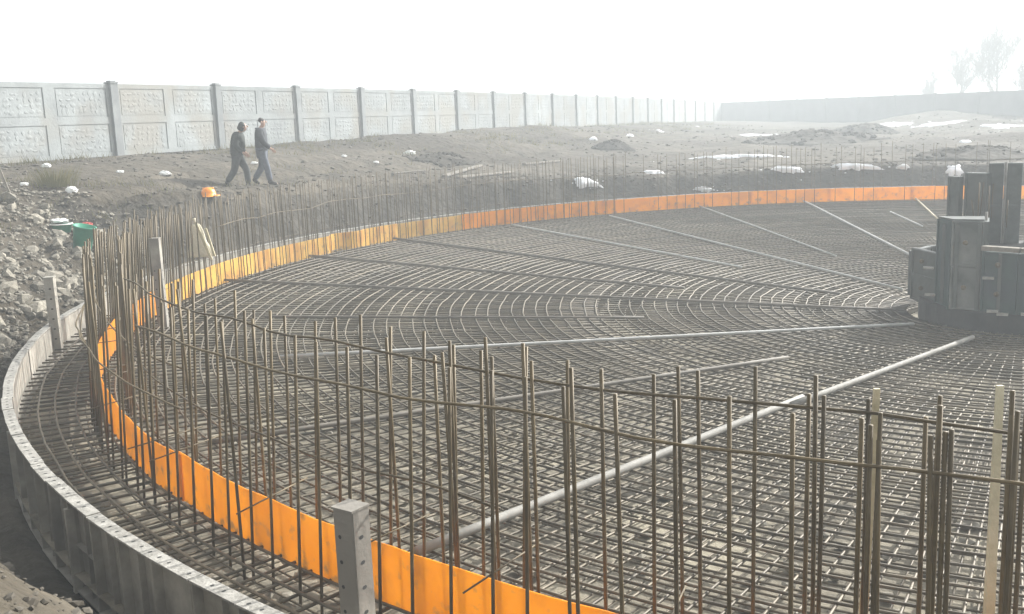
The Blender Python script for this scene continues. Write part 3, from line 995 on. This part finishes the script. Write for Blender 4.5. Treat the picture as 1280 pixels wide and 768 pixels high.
    for s in 'lr':
        a, to = J['an' + s], J['toe' + s]
        fd = (to - a); heel = a - Vector((fd.x, fd.y, 0)).normalized() * 0.05 + Vector((0, 0, -0.045))
        V = [a + (J['kn' + s] - a).normalized() * 0.08, a, heel, a.lerp(to, 0.6) + Vector((0, 0, -0.01)), to]
        skin_obj('boot', V, [(0, 1), (1, 2), (1, 3), (3, 4)], [0.062, 0.058, 0.042, 0.048, 0.036], M['boot'], t, 0, 1)
    return t


def stand(px, py, Y):
    p = at_y(px, py, Y)
    return Vector((p.x, p.y, terrain(p.x, p.y)))


WA = stand(300, 234, 26.5)
WB = stand(331, 235, 26.5)
poseA = dict(pelvis=(0, 0, 0.86), waist=(0.02, 0, 1.02), chest=(0.06, 0, 1.26), neck=(0.13, 0, 1.44), head=(0.22, 0, 1.55),
             shl=(0.06, 0.18, 1.35), shr=(0.06, -0.18, 1.35), ell=(0.0, 0.24, 1.08), elr=(0.03, -0.25, 1.08),
             wrl=(0.16, 0.2, 0.90), wrr=(0.20, -0.2, 0.91), hipl=(0, 0.09, 0.82), hipr=(0, -0.09, 0.82),
             knl=(0.19, 0.09, 0.46), knr=(-0.08, -0.1, 0.46), anl=(0.20, 0.09, 0.09), anr=(-0.30, -0.1, 0.17),
             toel=(0.38, 0.1, 0.035), toer=(-0.17, -0.1, 0.04))
person(WA, 0.0, poseA, (M['jacket_green'], M['trousers_dark'], M['hair']), 'person in a dark hooded jacket striding behind with bowed head and hands near the pockets', True)
poseB = dict(pelvis=(0, 0, 0.87), waist=(0.0, 0, 1.03), chest=(0.01, 0, 1.27), neck=(0.03, 0, 1.46), head=(0.07, 0, 1.59),
             shl=(0.01, 0.19, 1.37), shr=(0.01, -0.19, 1.37), ell=(-0.10, 0.27, 1.10), elr=(0.10, -0.26, 1.09),
             wrl=(-0.10, 0.27, 0.84), wrr=(0.28, -0.25, 0.93), hipl=(0, 0.09, 0.83), hipr=(0, -0.09, 0.83),
             knl=(-0.05, 0.09, 0.45), knr=(0.12, -0.1, 0.46), anl=(-0.27, 0.09, 0.15), anr=(0.18, -0.1, 0.09),
             toel=(-0.13, 0.1, 0.04), toer=(0.36, -0.1, 0.035))
person(WB, 0.0, poseB, (M['jacket_blue'], M['trousers_blue'], M['hair']), 'person in a dark blue jacket and bluish trousers walking ahead with upright head', False)

# ------------------------------------------------------------------ snow patches, each lying in its own hollow
CRUMBS = MB()


def snow(px, py, wpx, hpx, label, thick=0.09, seed=0, taper=0.0):
    c = on_ground(px, py)
    dist = c.length
    w = wpx * dist / FPX
    e_ = 0.35
    n = Vector((terrain(c.x - e_, c.y) - terrain(c.x + e_, c.y), terrain(c.x, c.y - e_) - terrain(c.x, c.y + e_), 2 * e_)).normalized()
    vd0 = Vector((c.x, c.y, 0)).normalized()
    ur = Vector((vd0.y, -vd0.x, 0)); ur = (ur - n * ur.dot(n)).normalized()
    vd = n.cross(ur)
    dep = min((hpx * dist / FPX) / max(0.08, abs(vd.dot(_u))), max(w * 1.2, 0.5), 8)
    flat = n.z > 0.9
    mb = MB(); na, nr = 36, 5
    vs = [(0, 0, thick)]
    for j in range(1, nr + 1):
        q = j / nr
        for i in range(na):
            a = 2 * pi * i / na
            e = 0.72 + 0.55 * noise.noise((cos(a) * 1.6 + seed * 3.1, sin(a) * 1.6, seed)) + 0.42 * noise.noise((cos(a) * 4 + seed, sin(a) * 4, seed + 5)) + 0.25 * noise.noise((cos(a) * 11 + seed, sin(a) * 11, 2))
            tp = 1 - taper * (cos(a) * q + 1) / 2
            d = ur * (cos(a) * w / 2 * q * e) + vd * ((sin(a) * q * e + taper * 0.5 * cos(a) * q) * dep / 2 * tp)
            p = c + d
            hgt = thick * (1 - q ** 3) + 0.03 * noise.noise((p.x * 3, p.y * 3, p.z * 3)) if j < nr else -0.06
            if flat:
                vs.append((d.x, d.y, terrain(p.x, p.y) + hgt - c.z))
            else:
                vs.append(tuple(d + n * (hgt + 0.03)))
    if not flat: vs[0] = tuple(n * thick)
    else: vs[0] = (0, 0, terrain(c.x, c.y) + thick - c.z)
    fs = [(0, 1 + i, 1 + (i + 1) % na) for i in range(na)]
    for j in range(nr - 1):
        for i in range(na):
            i2 = (i + 1) % na
            fs.append((1 + j * na + i, 1 + (j + 1) * na + i, 1 + (j + 1) * na + i2, 1 + j * na + i2))
    mb.add(vs, fs)
    rq = random.Random(seed * 7)
    for _ in range(8):                                     # crumbs round the melting patch
        d = ur * (rq.gauss(0, 0.45) * w) + vd * (rq.gauss(0, 0.42) * dep)
        p = c + d
        k = w * rq.uniform(0.015, 0.04)
        CRUMBS.blob((p.x, p.y, terrain(p.x, p.y)), k, k * 0.8, k * 0.35, rq.randrange(9999), 0.3, rq.uniform(0, 3))
    o = mb.build('snow_patch', M['snow'], None, True)
    o.location = c
    tag(o, label, 'snow patch', 'old snow patches on the site')


for i, s in enumerate((
    (733, 229, 46, 19, 'tapering snow tongue on the dark far bank, first snow from the left'),
    (819, 217, 34, 8, 'small oval snow patch at the bank edge right of the tapering snow tongue'),
    (880, 238, 32, 7, 'thin grey snow strip low on the far bank close above the orange strip'),
    (948, 170, 62, 11, 'snow patch on level ground before the far corner of the fence'),
    (985, 213, 44, 8, 'left half of the long broken snow band along the far bank edge'),
    (1068, 209, 66, 9, 'right half of the long broken snow band along the far bank edge'),
    (1129, 210, 18, 5, 'tiny snow spot right of the long snow band at the bank edge'),
    (1112, 157, 74, 15, 'snow slope on the right flank of the far soil heap'),
    (1175, 155, 84, 10, 'long flat snow field below the far wall'),
    (1206, 178, 20, 10, 'rounded snow lump on the ground below the flat snow field'),
    (1192, 213, 24, 15, 'ragged snow patch just above the tall shutters of the central column'),
    (1258, 158, 60, 14, 'snow heap at the right end of the far wall'),
    (742, 174, 14, 5, 'small snow spot at the left foot of the dark soil mound'),
    (787, 170, 14, 4, 'small snow cap on the right shoulder of the dark soil mound'),
    (915, 197, 150, 5, 'long thin snow line in a rut beyond the far bank'),
    (826, 165, 14, 4, 'small snow spot far off by the fence foot'),
    (873, 160, 8, 5, 'tiny snow spot by the far end of the fence'),
)):
    snow(*s, seed=i + 1, taper=0.7 if i == 0 else 0.0)

tag(CRUMBS.build('snow_crumbs', M['snow']), kind='stuff')


def heap(px, py, wpx, hpx, label, seed):
    c = on_ground(px, py); w = wpx * c.length / FPX; h = hpx * c.length / FPX
    mb = MB(); na, nr = 48, 12; vs = [(0, 0, h)]
    for j in range(1, nr + 1):
        q = j / nr
        for i in range(na):
            a = 2 * pi * i / na
            e = 1 + 0.28 * noise.noise((cos(a) * 1.4 + seed, sin(a) * 1.4, 1.3)) + 0.10 * noise.noise((cos(a) * 5 + seed, sin(a) * 5, 4))
            x, y = cos(a) * w / 2 * q * e, sin(a) * w * 0.42 * q * e
            z = h * (1 - q ** 1.7) * (1 + 0.5 * noise.noise((x * 1.1 + seed, y * 1.1, 0))) + 0.22 * h * noise.noise((x * 3.1 + seed, y * 3.1, 7)) * (1 - q)
            vs.append((x, y, z + terrain(c.x + x, c.y + y + w * .2) - c.z - (0.12 if j == nr else 0.0)))
    fs = [(0, 1 + i, 1 + (i + 1) % na) for i in range(na)]
    for j in range(nr - 1):
        for i in range(na):
            i2 = (i + 1) % na
            fs.append((1 + j * na + i, 1 + (j + 1) * na + i, 1 + (j + 1) * na + i2, 1 + j * na + i2))
    mb.add(vs, fs)
    for k in range(160):
        a = random.uniform(0, 6.28); q = random.uniform(0.1, 1.1); x, y = cos(a) * w / 2 * q, sin(a) * w * .42 * q
        r = w * random.uniform(0.008, 0.028)
        mb.blob((x, y, max(0, h * (1 - q ** 1.7)) + terrain(c.x + x, c.y + y + w * .2) - c.z), r, r, r * .7, k, 0.35)
    o = mb.build('spoil_heap', M['dark_soil']); o.location = (c.x, c.y + w * .2, c.z)
    tag(o, label, 'spoil heap', 'heaps of dug soil')


heap(768, 187, 58, 12, 'small dark rounded heap of dug soil before the middle of the fence', 1.5)
heap(1035, 178, 175, 11, 'broad dark heap of dug soil left of the far snow slope', 4.5)
heap(1085, 166, 90, 10, 'peaked dark heap of dug soil right under the far wall beside the snow slope', 8.5)
heap(1235, 200, 150, 14, 'low brown heap of dug soil behind the tall shutters of the central column', 12.5)
heap(560, 205, 110, 9, 'long low ridge of dug soil between the fence and the far planks', 15.5)

# ------------------------------------------------------------------ bare trees beyond the far wall
def tree(px, base_y, top_y, Y, label, seed, spread=0.35):
    rg = random.Random(seed)
    b = at_y(px, base_y, Y); tp = at_y(px, top_y, Y)
    h = tp.z - 0.7
    t = thing('bare_tree', label, 'tree', (b.x, b.y, 0.7), 0, 'bare trees beyond the far wall')
    tr = MB(); cr = MB()
    pts = [Vector((0.05 * h * noise.noise((k * 0.4, seed, 0)), 0.05 * h * noise.noise((k * 0.4, seed, 5)), h * 0.92 * k / 8)) for k in range(9)]
    tr.tube(pts, [0.03 * h * (1 - 0.92 * k / 8) * 0.7 + 0.01 for k in range(9)], 7)
    tr.build('trunk', M['bark'], t, True)

    def limb(p, d, ln, r, lv):
        q = [p]; dd = d.copy()
        for s in range(4):
            dd = (dd + Vector((rg.uniform(-.25, .25), rg.uniform(-.25, .25), rg.uniform(-.05, .25)))).normalized()
            q.append(q[-1] + dd * ln / 4)
        cr.tube(q, [max(0.014, r * (1 - 0.8 * k / 4)) for k in range(5)], 4 if lv < 2 else 3, caps=False)
        if lv < 3:
            for _ in range(6 if lv < 2 else 5):
                k = rg.randint(1, 4)
                nd = (dd + Vector((rg.uniform(-.9, .9), rg.uniform(-.9, .9), rg.uniform(-.2, .7)))).normalized()
                limb(q[k], nd, ln * rg.uniform(.4, .65), r * 0.45, lv + 1)
    for k in range(20):
        f = rg.uniform(0.22, 0.92); i = min(7, int(f * 8)); p = pts[i].lerp(pts[i + 1], f * 8 - i)
        a = rg.uniform(0, 2 * pi)
        limb(p, Vector((cos(a), sin(a), rg.uniform(.7, 1.5))).normalized(), h * spread * (1.35 - f * 0.7), 0.012 * h * (1.1 - f), 0)
    cr.build('crown', M['bark'], t)


tree(1246, 118, 43, 112, 'tallest hazy bare tree with a broad crown above the far wall', 3, 0.36)
tree(1201, 120, 63, 120, 'slender hazy bare tree left of the tallest one', 7, 0.26)
tree(1163, 122, 90, 128, 'smallest faint bare tree, leftmost above the far wall', 12, 0.2)
tree(1284, 118, 78, 110, 'hazy bare tree cut by the right edge of the picture', 15, 0.28)
mb = MB(); _p = at_y(958, 128, 128); mb.tube([(0, 0, 0), (0, 0, 3.6)], [0.06, 0.04], 8)
mb.box((0, 0, 3.4), 0.7, 0.06, 0.06)
o = mb.build('utility_pole', M['bark']); o.location = (_p.x, _p.y, 0.75)
tag(o, 'thin faint pole rising behind the far end of the boundary wall', 'pole')

# ------------------------------------------------------------------ rubble bank at the left, clods, stones, dry grass
def bank_points(n, a0, a1, d0, d1, rg):
    for _ in range(n):
        a = rg.uniform(a0, a1); r = RR + rg.uniform(d0, d1)
        p = pol(a, r)
        yield Vector((p.x, p.y, terrain(p.x, p.y)))


rub = thing('rubble_bank', 'heap of grey broken stones on the left bank of the pit', 'rubble', pol(172, RR + 3, 0.9))
rg = random.Random(5)
smesh = []
for v in range(6):
    mb = MB(); mb.blob((0, 0, 0), 1, rg.uniform(.6, .9), rg.uniform(.45, .7), 70 + v, 0.28)
    smesh.append(mb.mesh('stone', M['stone']))
for p in bank_points(300, 165.5, 190, 1.6, 4.8, rg):
    o = link('stone', rg.choice(smesh), rub)
    s = 0.06 + 0.16 * rg.random() ** 2.2
    o.location = p - Vector(rub.location) + Vector((0, 0, s * 0.25))
    o.scale = (s, s, s); o.rotation_euler = (rg.uniform(-.5, .5), rg.uniform(-.5, .5), rg.uniform(0, 6.28))
mb = MB(); _o = Vector(rub.location)
for p in bank_points(8000, 163, 200, 1.4, 6.0, rg):
    s = 0.012 + 0.045 * rg.random() ** 2
    mb.blob(p - _o + Vector((0, 0, s * 0.3)), s * rg.uniform(.8, 1.5), s, s * .7, rg.randrange(99999), 0.3, rg.uniform(0, 3))
tag(mb.build('gravel', M['stone'], rub), kind='stuff')

mb = MB(); rg = random.Random(8)
cnt = 0
while cnt < 6500:
    y = 3 + 85 * rg.random() ** 1.9; x = -0.55 * y + rg.random() * 1.15 * y * 1.0
    r = hypot(x - XC, y - YC)
    if r < RR + 1.3 or fbm(x, y, 0.3, 2) + rg.uniform(-.3, .3) < -0.02: continue
    s = (0.012 + 0.045 * rg.random() ** 3) * (1 + y / 70)
    mb.blob((x, y, terrain(x, y) + s * 0.2), s * rg.uniform(.8, 1.8), s, s * .6, rg.randrange(99999), 0.32, rg.uniform(0, 3)); cnt += 1
for p in bank_points(2600, 20, 190, 1.3, 3.6, rg):
    s = 0.015 + 0.06 * rg.random() ** 3
    mb.blob(p + Vector((0, 0, s * 0.2)), s * rg.uniform(.8, 1.6), s, s * .6, rg.randrange(99999), 0.32, rg.uniform(0, 3))
for p in bank_points(5000, 195, 245, 1.25, 3.8, rg):
    s = 0.005 + 0.03 * rg.random() ** 2.5
    mb.blob(p + Vector((0, 0, s * 0.2)), s * rg.uniform(.8, 1.6), s, s * .6, rg.randrange(99999), 0.32, rg.uniform(0, 3))
tag(mb.build('clods', M['clod']), kind='stuff')

mb = MB(); rg = random.Random(21)
for _ in range(1300):
    k = rg.uniform(-3, 14); d = 0.5 + 7 * rg.random() ** 1.5
    if fbm(k * 3, d, 0.35, 2) < -0.05: continue
    x0, y0 = fence_xy(k)
    x, y = x0 + _fd.y * d, y0 - _fd.x * d
    for q in range(9):
        a = rg.uniform(0, 6.28); h = rg.uniform(.08, .28)
        bx, by = x + rg.gauss(0, .12), y + rg.gauss(0, .12); bz = terrain(bx, by) - 0.02
        lx, ly = cos(a) * h * 0.5, sin(a) * h * 0.5
        mb.add([(bx - 0.008, by, bz), (bx + 0.008, by, bz), (bx + lx, by + ly, bz + h)], [(0, 1, 2)])
tag(mb.build('dry_grass', M['dry_grass']), kind='stuff')

gp = on_ground(68, 232)
mb = MB()
for q in range(420):
    a = rg.uniform(0, 6.28); rr = abs(rg.gauss(0, .28)); h = rg.uniform(.15, .5)
    bx, by = cos(a) * rr, sin(a) * rr
    mb.add([(bx - .008, by, -0.03), (bx + .008, by, -0.03), (bx + cos(a) * h * .5 + rg.gauss(0, .05), by + sin(a) * h * .5, h)], [(0, 1, 2)])
o = mb.build('weed_tuft', M['dry_grass']); o.location = gp
tag(o, 'tuft of olive weeds on the slope below the fence at the left', 'weed')

mb = MB(); rg = random.Random(33)
for _ in range(900):
    a = rg.uniform(150, 262); r = RR + 0.8 - 5.5 * rg.random() ** 1.4
    p = pol(a, r, cone(r) - 0.21); k = 0.02 + 0.06 * rg.random() ** 2
    mb.blob(p, k * 1.4, k, k * .5, rg.randrange(9999), 0.3, rg.uniform(0, 3))
tag(mb.build('concrete_chunks', M['stone']), kind='stuff')

# ------------------------------------------------------------------ small things lying about
def lathe(mb, prof, n=18, mi=0):
    vs = []; fs = []
    for (r, z) in prof:
        for i in range(n):
            a = 2 * pi * i / n; vs.append((r * cos(a), r * sin(a), z))
    for k in range(len(prof) - 1):
        for i in range(n):
            i2 = (i + 1) % n
            fs.append((k * n + i, k * n + i2, (k + 1) * n + i2, (k + 1) * n + i))
    mb.add(vs, fs, mi)


_p = on_ground(102, 314)
_k = _p.length / FPX
t = thing('bucket', 'tall green plastic bucket leaning on the bank beside the dense bar cluster', 'bucket', _p - Vector((0, 0, 0.02)))
t.rotation_euler = (0.1, 0.22, 0.3)
s = 31 * _k
mb = MB(); lathe(mb, [(0.0, 0), (0.30 * s, 0), (0.31 * s, 0.02 * s), (0.40 * s, 0.97 * s), (0.43 * s, 0.97 * s), (0.43 * s, s), (0.385 * s, s), (0.29 * s, 0.05 * s), (0, 0.05 * s)])
mb.build('shell', M['green_plastic'], t, True)
mb = MB(); mb.tube([(0.41 * s * cos(w), 0.41 * s * sin(w) * .4, s * 0.95 - 0.25 * s * sin(w)) for w in [pi * q / 10 for q in range(11)]], 0.006, 6)
mb.build('handle', M['pipe'], t, True)
_p = on_ground(78, 291)
_k = _p.length / FPX
s = 22 * _k
t = thing('basin', 'low green plastic basin with a white rim on top of the bank', 'basin', _p)
mb = MB(); lathe(mb, [(0, 0), (0.40 * s, 0), (0.52 * s, 0.42 * s), (0.56 * s, 0.42 * s), (0.56 * s, .46 * s), (0.49 * s, .46 * s), (0.38 * s, .04 * s), (0, .04 * s)])
mb.build('shell', M['green_plastic'], t, True)
mb = MB(); mb.tube([(0.55 * s * cos(2 * pi * q / 20), 0.55 * s * sin(2 * pi * q / 20), 0.45 * s) for q in range(20)], 0.035 * s, 6, closed=True)
mb.build('rim', M['white_plastic'], t, True)


def crumple(name, px, py, sx, sy, sz, m, label, cat, seed):
    p = on_ground(px, py)
    bm = bmesh.new(); bmesh.ops.create_icosphere(bm, subdivisions=3, radius=1)
    for v in bm.verts:
        d = 1 + 0.35 * noise.noise(v.co * 2.2 + Vector((seed, 0, 0))) + 0.18 * noise.noise(v.co * 6 + Vector((seed, 4, 0)))
        v.co = Vector((v.co.x * sx * d, v.co.y * sy * d, max(v.co.z, -0.35) * sz * d))
    me = bpy.data.meshes.new(name); bm.to_mesh(me); bm.free(); me.materials.append(m)
    o = link(name, me); o.location = p + Vector((0, 0, sz * 0.3))
    return tag(o, label, cat)


crumple('plastic_bag', 89, 241, 0.13, 0.1, 0.10, M['white_plastic'], 'small white crumpled bag on the soil left of the track', 'bag', 3)
crumple('plastic_bag', 58, 209, 0.12, 0.1, 0.07, M['white_plastic'], 'white litter scrap on the slope right below the leftmost fence panel', 'bag', 6)
crumple('plastic_bag', 206, 219, 0.16, 0.1, 0.08, M['white_plastic'], 'white litter scrap in the wheel track left of the walkers', 'bag', 9)
crumple('plastic_bag', 72, 278, 0.2, 0.12, 0.06, M['white_plastic'], 'flat white plastic scrap lying just behind the green basin', 'bag', 14)
crumple('plastic_bag', 512, 193, 0.22, 0.12, 0.10, M['white_plastic'], 'white litter scrap on the ground below the fourth fence post right of the walkers', 'bag', 16)
crumple('plastic_bag', 150, 216, 0.1, 0.07, 0.05, M['white_plastic'], 'white paper scrap on the track midway between fence and green basin', 'bag', 21)
crumple('plastic_bag', 318, 205, 0.1, 0.07, 0.05, M['white_plastic'], 'white litter scrap lying just right of the front walker', 'bag', 24)
crumple('plastic_bag', 430, 196, 0.1, 0.07, 0.05, M['white_plastic'], 'pale litter scrap on the ground below the third fence post right of the walkers', 'bag', 27)
crumple('plastic_bag', 30, 232, 0.1, 0.07, 0.05, M['white_plastic'], 'white litter scrap low on the slope beside the leaning stick', 'bag', 30)
crumple('plastic_bag', 470, 204, 0.1, 0.07, 0.05, M['white_plastic'], 'pale rag of plastic on the site track left of the planks', 'bag', 33)
crumple('rag', 108, 283, 0.14, 0.08, 0.06, M['red_cloth'], 'small dull red rag on the bank behind the green bucket', 'rag', 2)

_p = on_ground(261, 247)
t = thing('hard_hat', 'orange hard hat lying on the ground behind the bars near the walkers', 'hard hat', _p)
mb = MB(); prof = [(0.17, 0.02), (0.135, 0.03), (0.13, 0.09), (0.105, 0.145), (0.06, 0.175), (0.0, 0.183)]
lathe(mb, prof); mb.box((0, 0, 0.165), 0.2, 0.03, 0.03)
mb.box((0.155, 0, 0.03), 0.09, 0.2, 0.012)
mb.build('shell', M['helmet'], t, True)
t.scale = (1.25, 1.25, 1.25)

# sack and boards hung on the starter bars
_t = at_z(252, 321, 0.70)
t = thing('hanging_sack', 'pale woven sack hung over the starter bars at the left', 'sack', _t, radians(-80))
bm_ = MB(); vs = []; fs = []; nu, nv = 14, 12
for j in range(nv + 1):
    q = j / nv; wdt = 0.21 * (1 - 0.75 * q) + 0.016
    for i in range(nu):
        a = 2 * pi * i / nu
        f = 1 + 0.25 * noise.noise((cos(a) * 2, sin(a) * 2, q * 3))
        vs.append((0.07 * (1 - 0.6 * q) * sin(a) * f, wdt * cos(a) * f - 0.05 * q, 0.58 * q))
for j in range(nv):
    for i in range(nu):
        i2 = (i + 1) % nu
        fs.append((j * nu + i, j * nu + i2, (j + 1) * nu + i2, (j + 1) * nu + i))
fs.append(tuple(range(nu - 1, -1, -1))); fs.append(tuple(nv * nu + i for i in range(nu)))
bm_.add(vs, fs); bm_.build('bag', M['sack'], t, True)
mb = MB(); mb.tube([(0, -0.05, 0.56), (0.01, -0.06, 0.64), (0.0, -0.07, 0.68)], [0.03, 0.02, 0.03], 8); mb.build('tied_neck', M['sack'], t, True)
p0 = _t + Vector((0.20, -0.1, -0.05)); p1 = _t + Vector((-0.02, -0.1, 0.62))
pole(p0, p1, 0.022, 0.022, M['timber'], 'pale batten leaning on the bars right beside the hanging sack', 'batten', 'batten')
p0 = _t + Vector((0.24, -0.04, 0.0)); p1 = _t + Vector((0.13, -0.05, 0.5))
pole(p0, p1, 0.02, 0.02, M['timber'], 'second pale batten leaning farther right behind the hanging sack', 'batten', 'batten')

# leaning stick and planks on the site
_p = on_ground(20, 257)
pole(_p - Vector((0, 0, .1)), _p + Vector((-0.28, 0.1, 0.75)), 0.02, 0.015, M['old_timber'], 'thin grey stick leaning left out of the soil at the left edge', 'stick', 'stick')


def plank(a, b, label, w=0.18, th=0.05):
    p, q = on_ground(*a), on_ground(*b)
    d = q - p; ux = d.normalized(); uy = Vector((-ux.y, ux.x, 0)).normalized(); uz = ux.cross(uy)
    mb = MB(); mb.box(d / 2 + uz * (th / 2 + 0.03), d.length, w, th, ux, uy, uz)
    o = mb.build('plank', M['old_timber']); o.location = p
    tag(o, label, 'plank', 'grey planks lying beyond the far bank')


plank((492, 220), (530, 216), 'grey plank on the ground just right of the walkers, nearest the pit')
plank((556, 222), (600, 209), 'long grey plank slanting away beyond the pit edge')
plank((572, 224), (640, 217), 'grey plank lying level along the pit edge')
plank((655, 207), (700, 203), 'short grey plank in front of the fence middle')
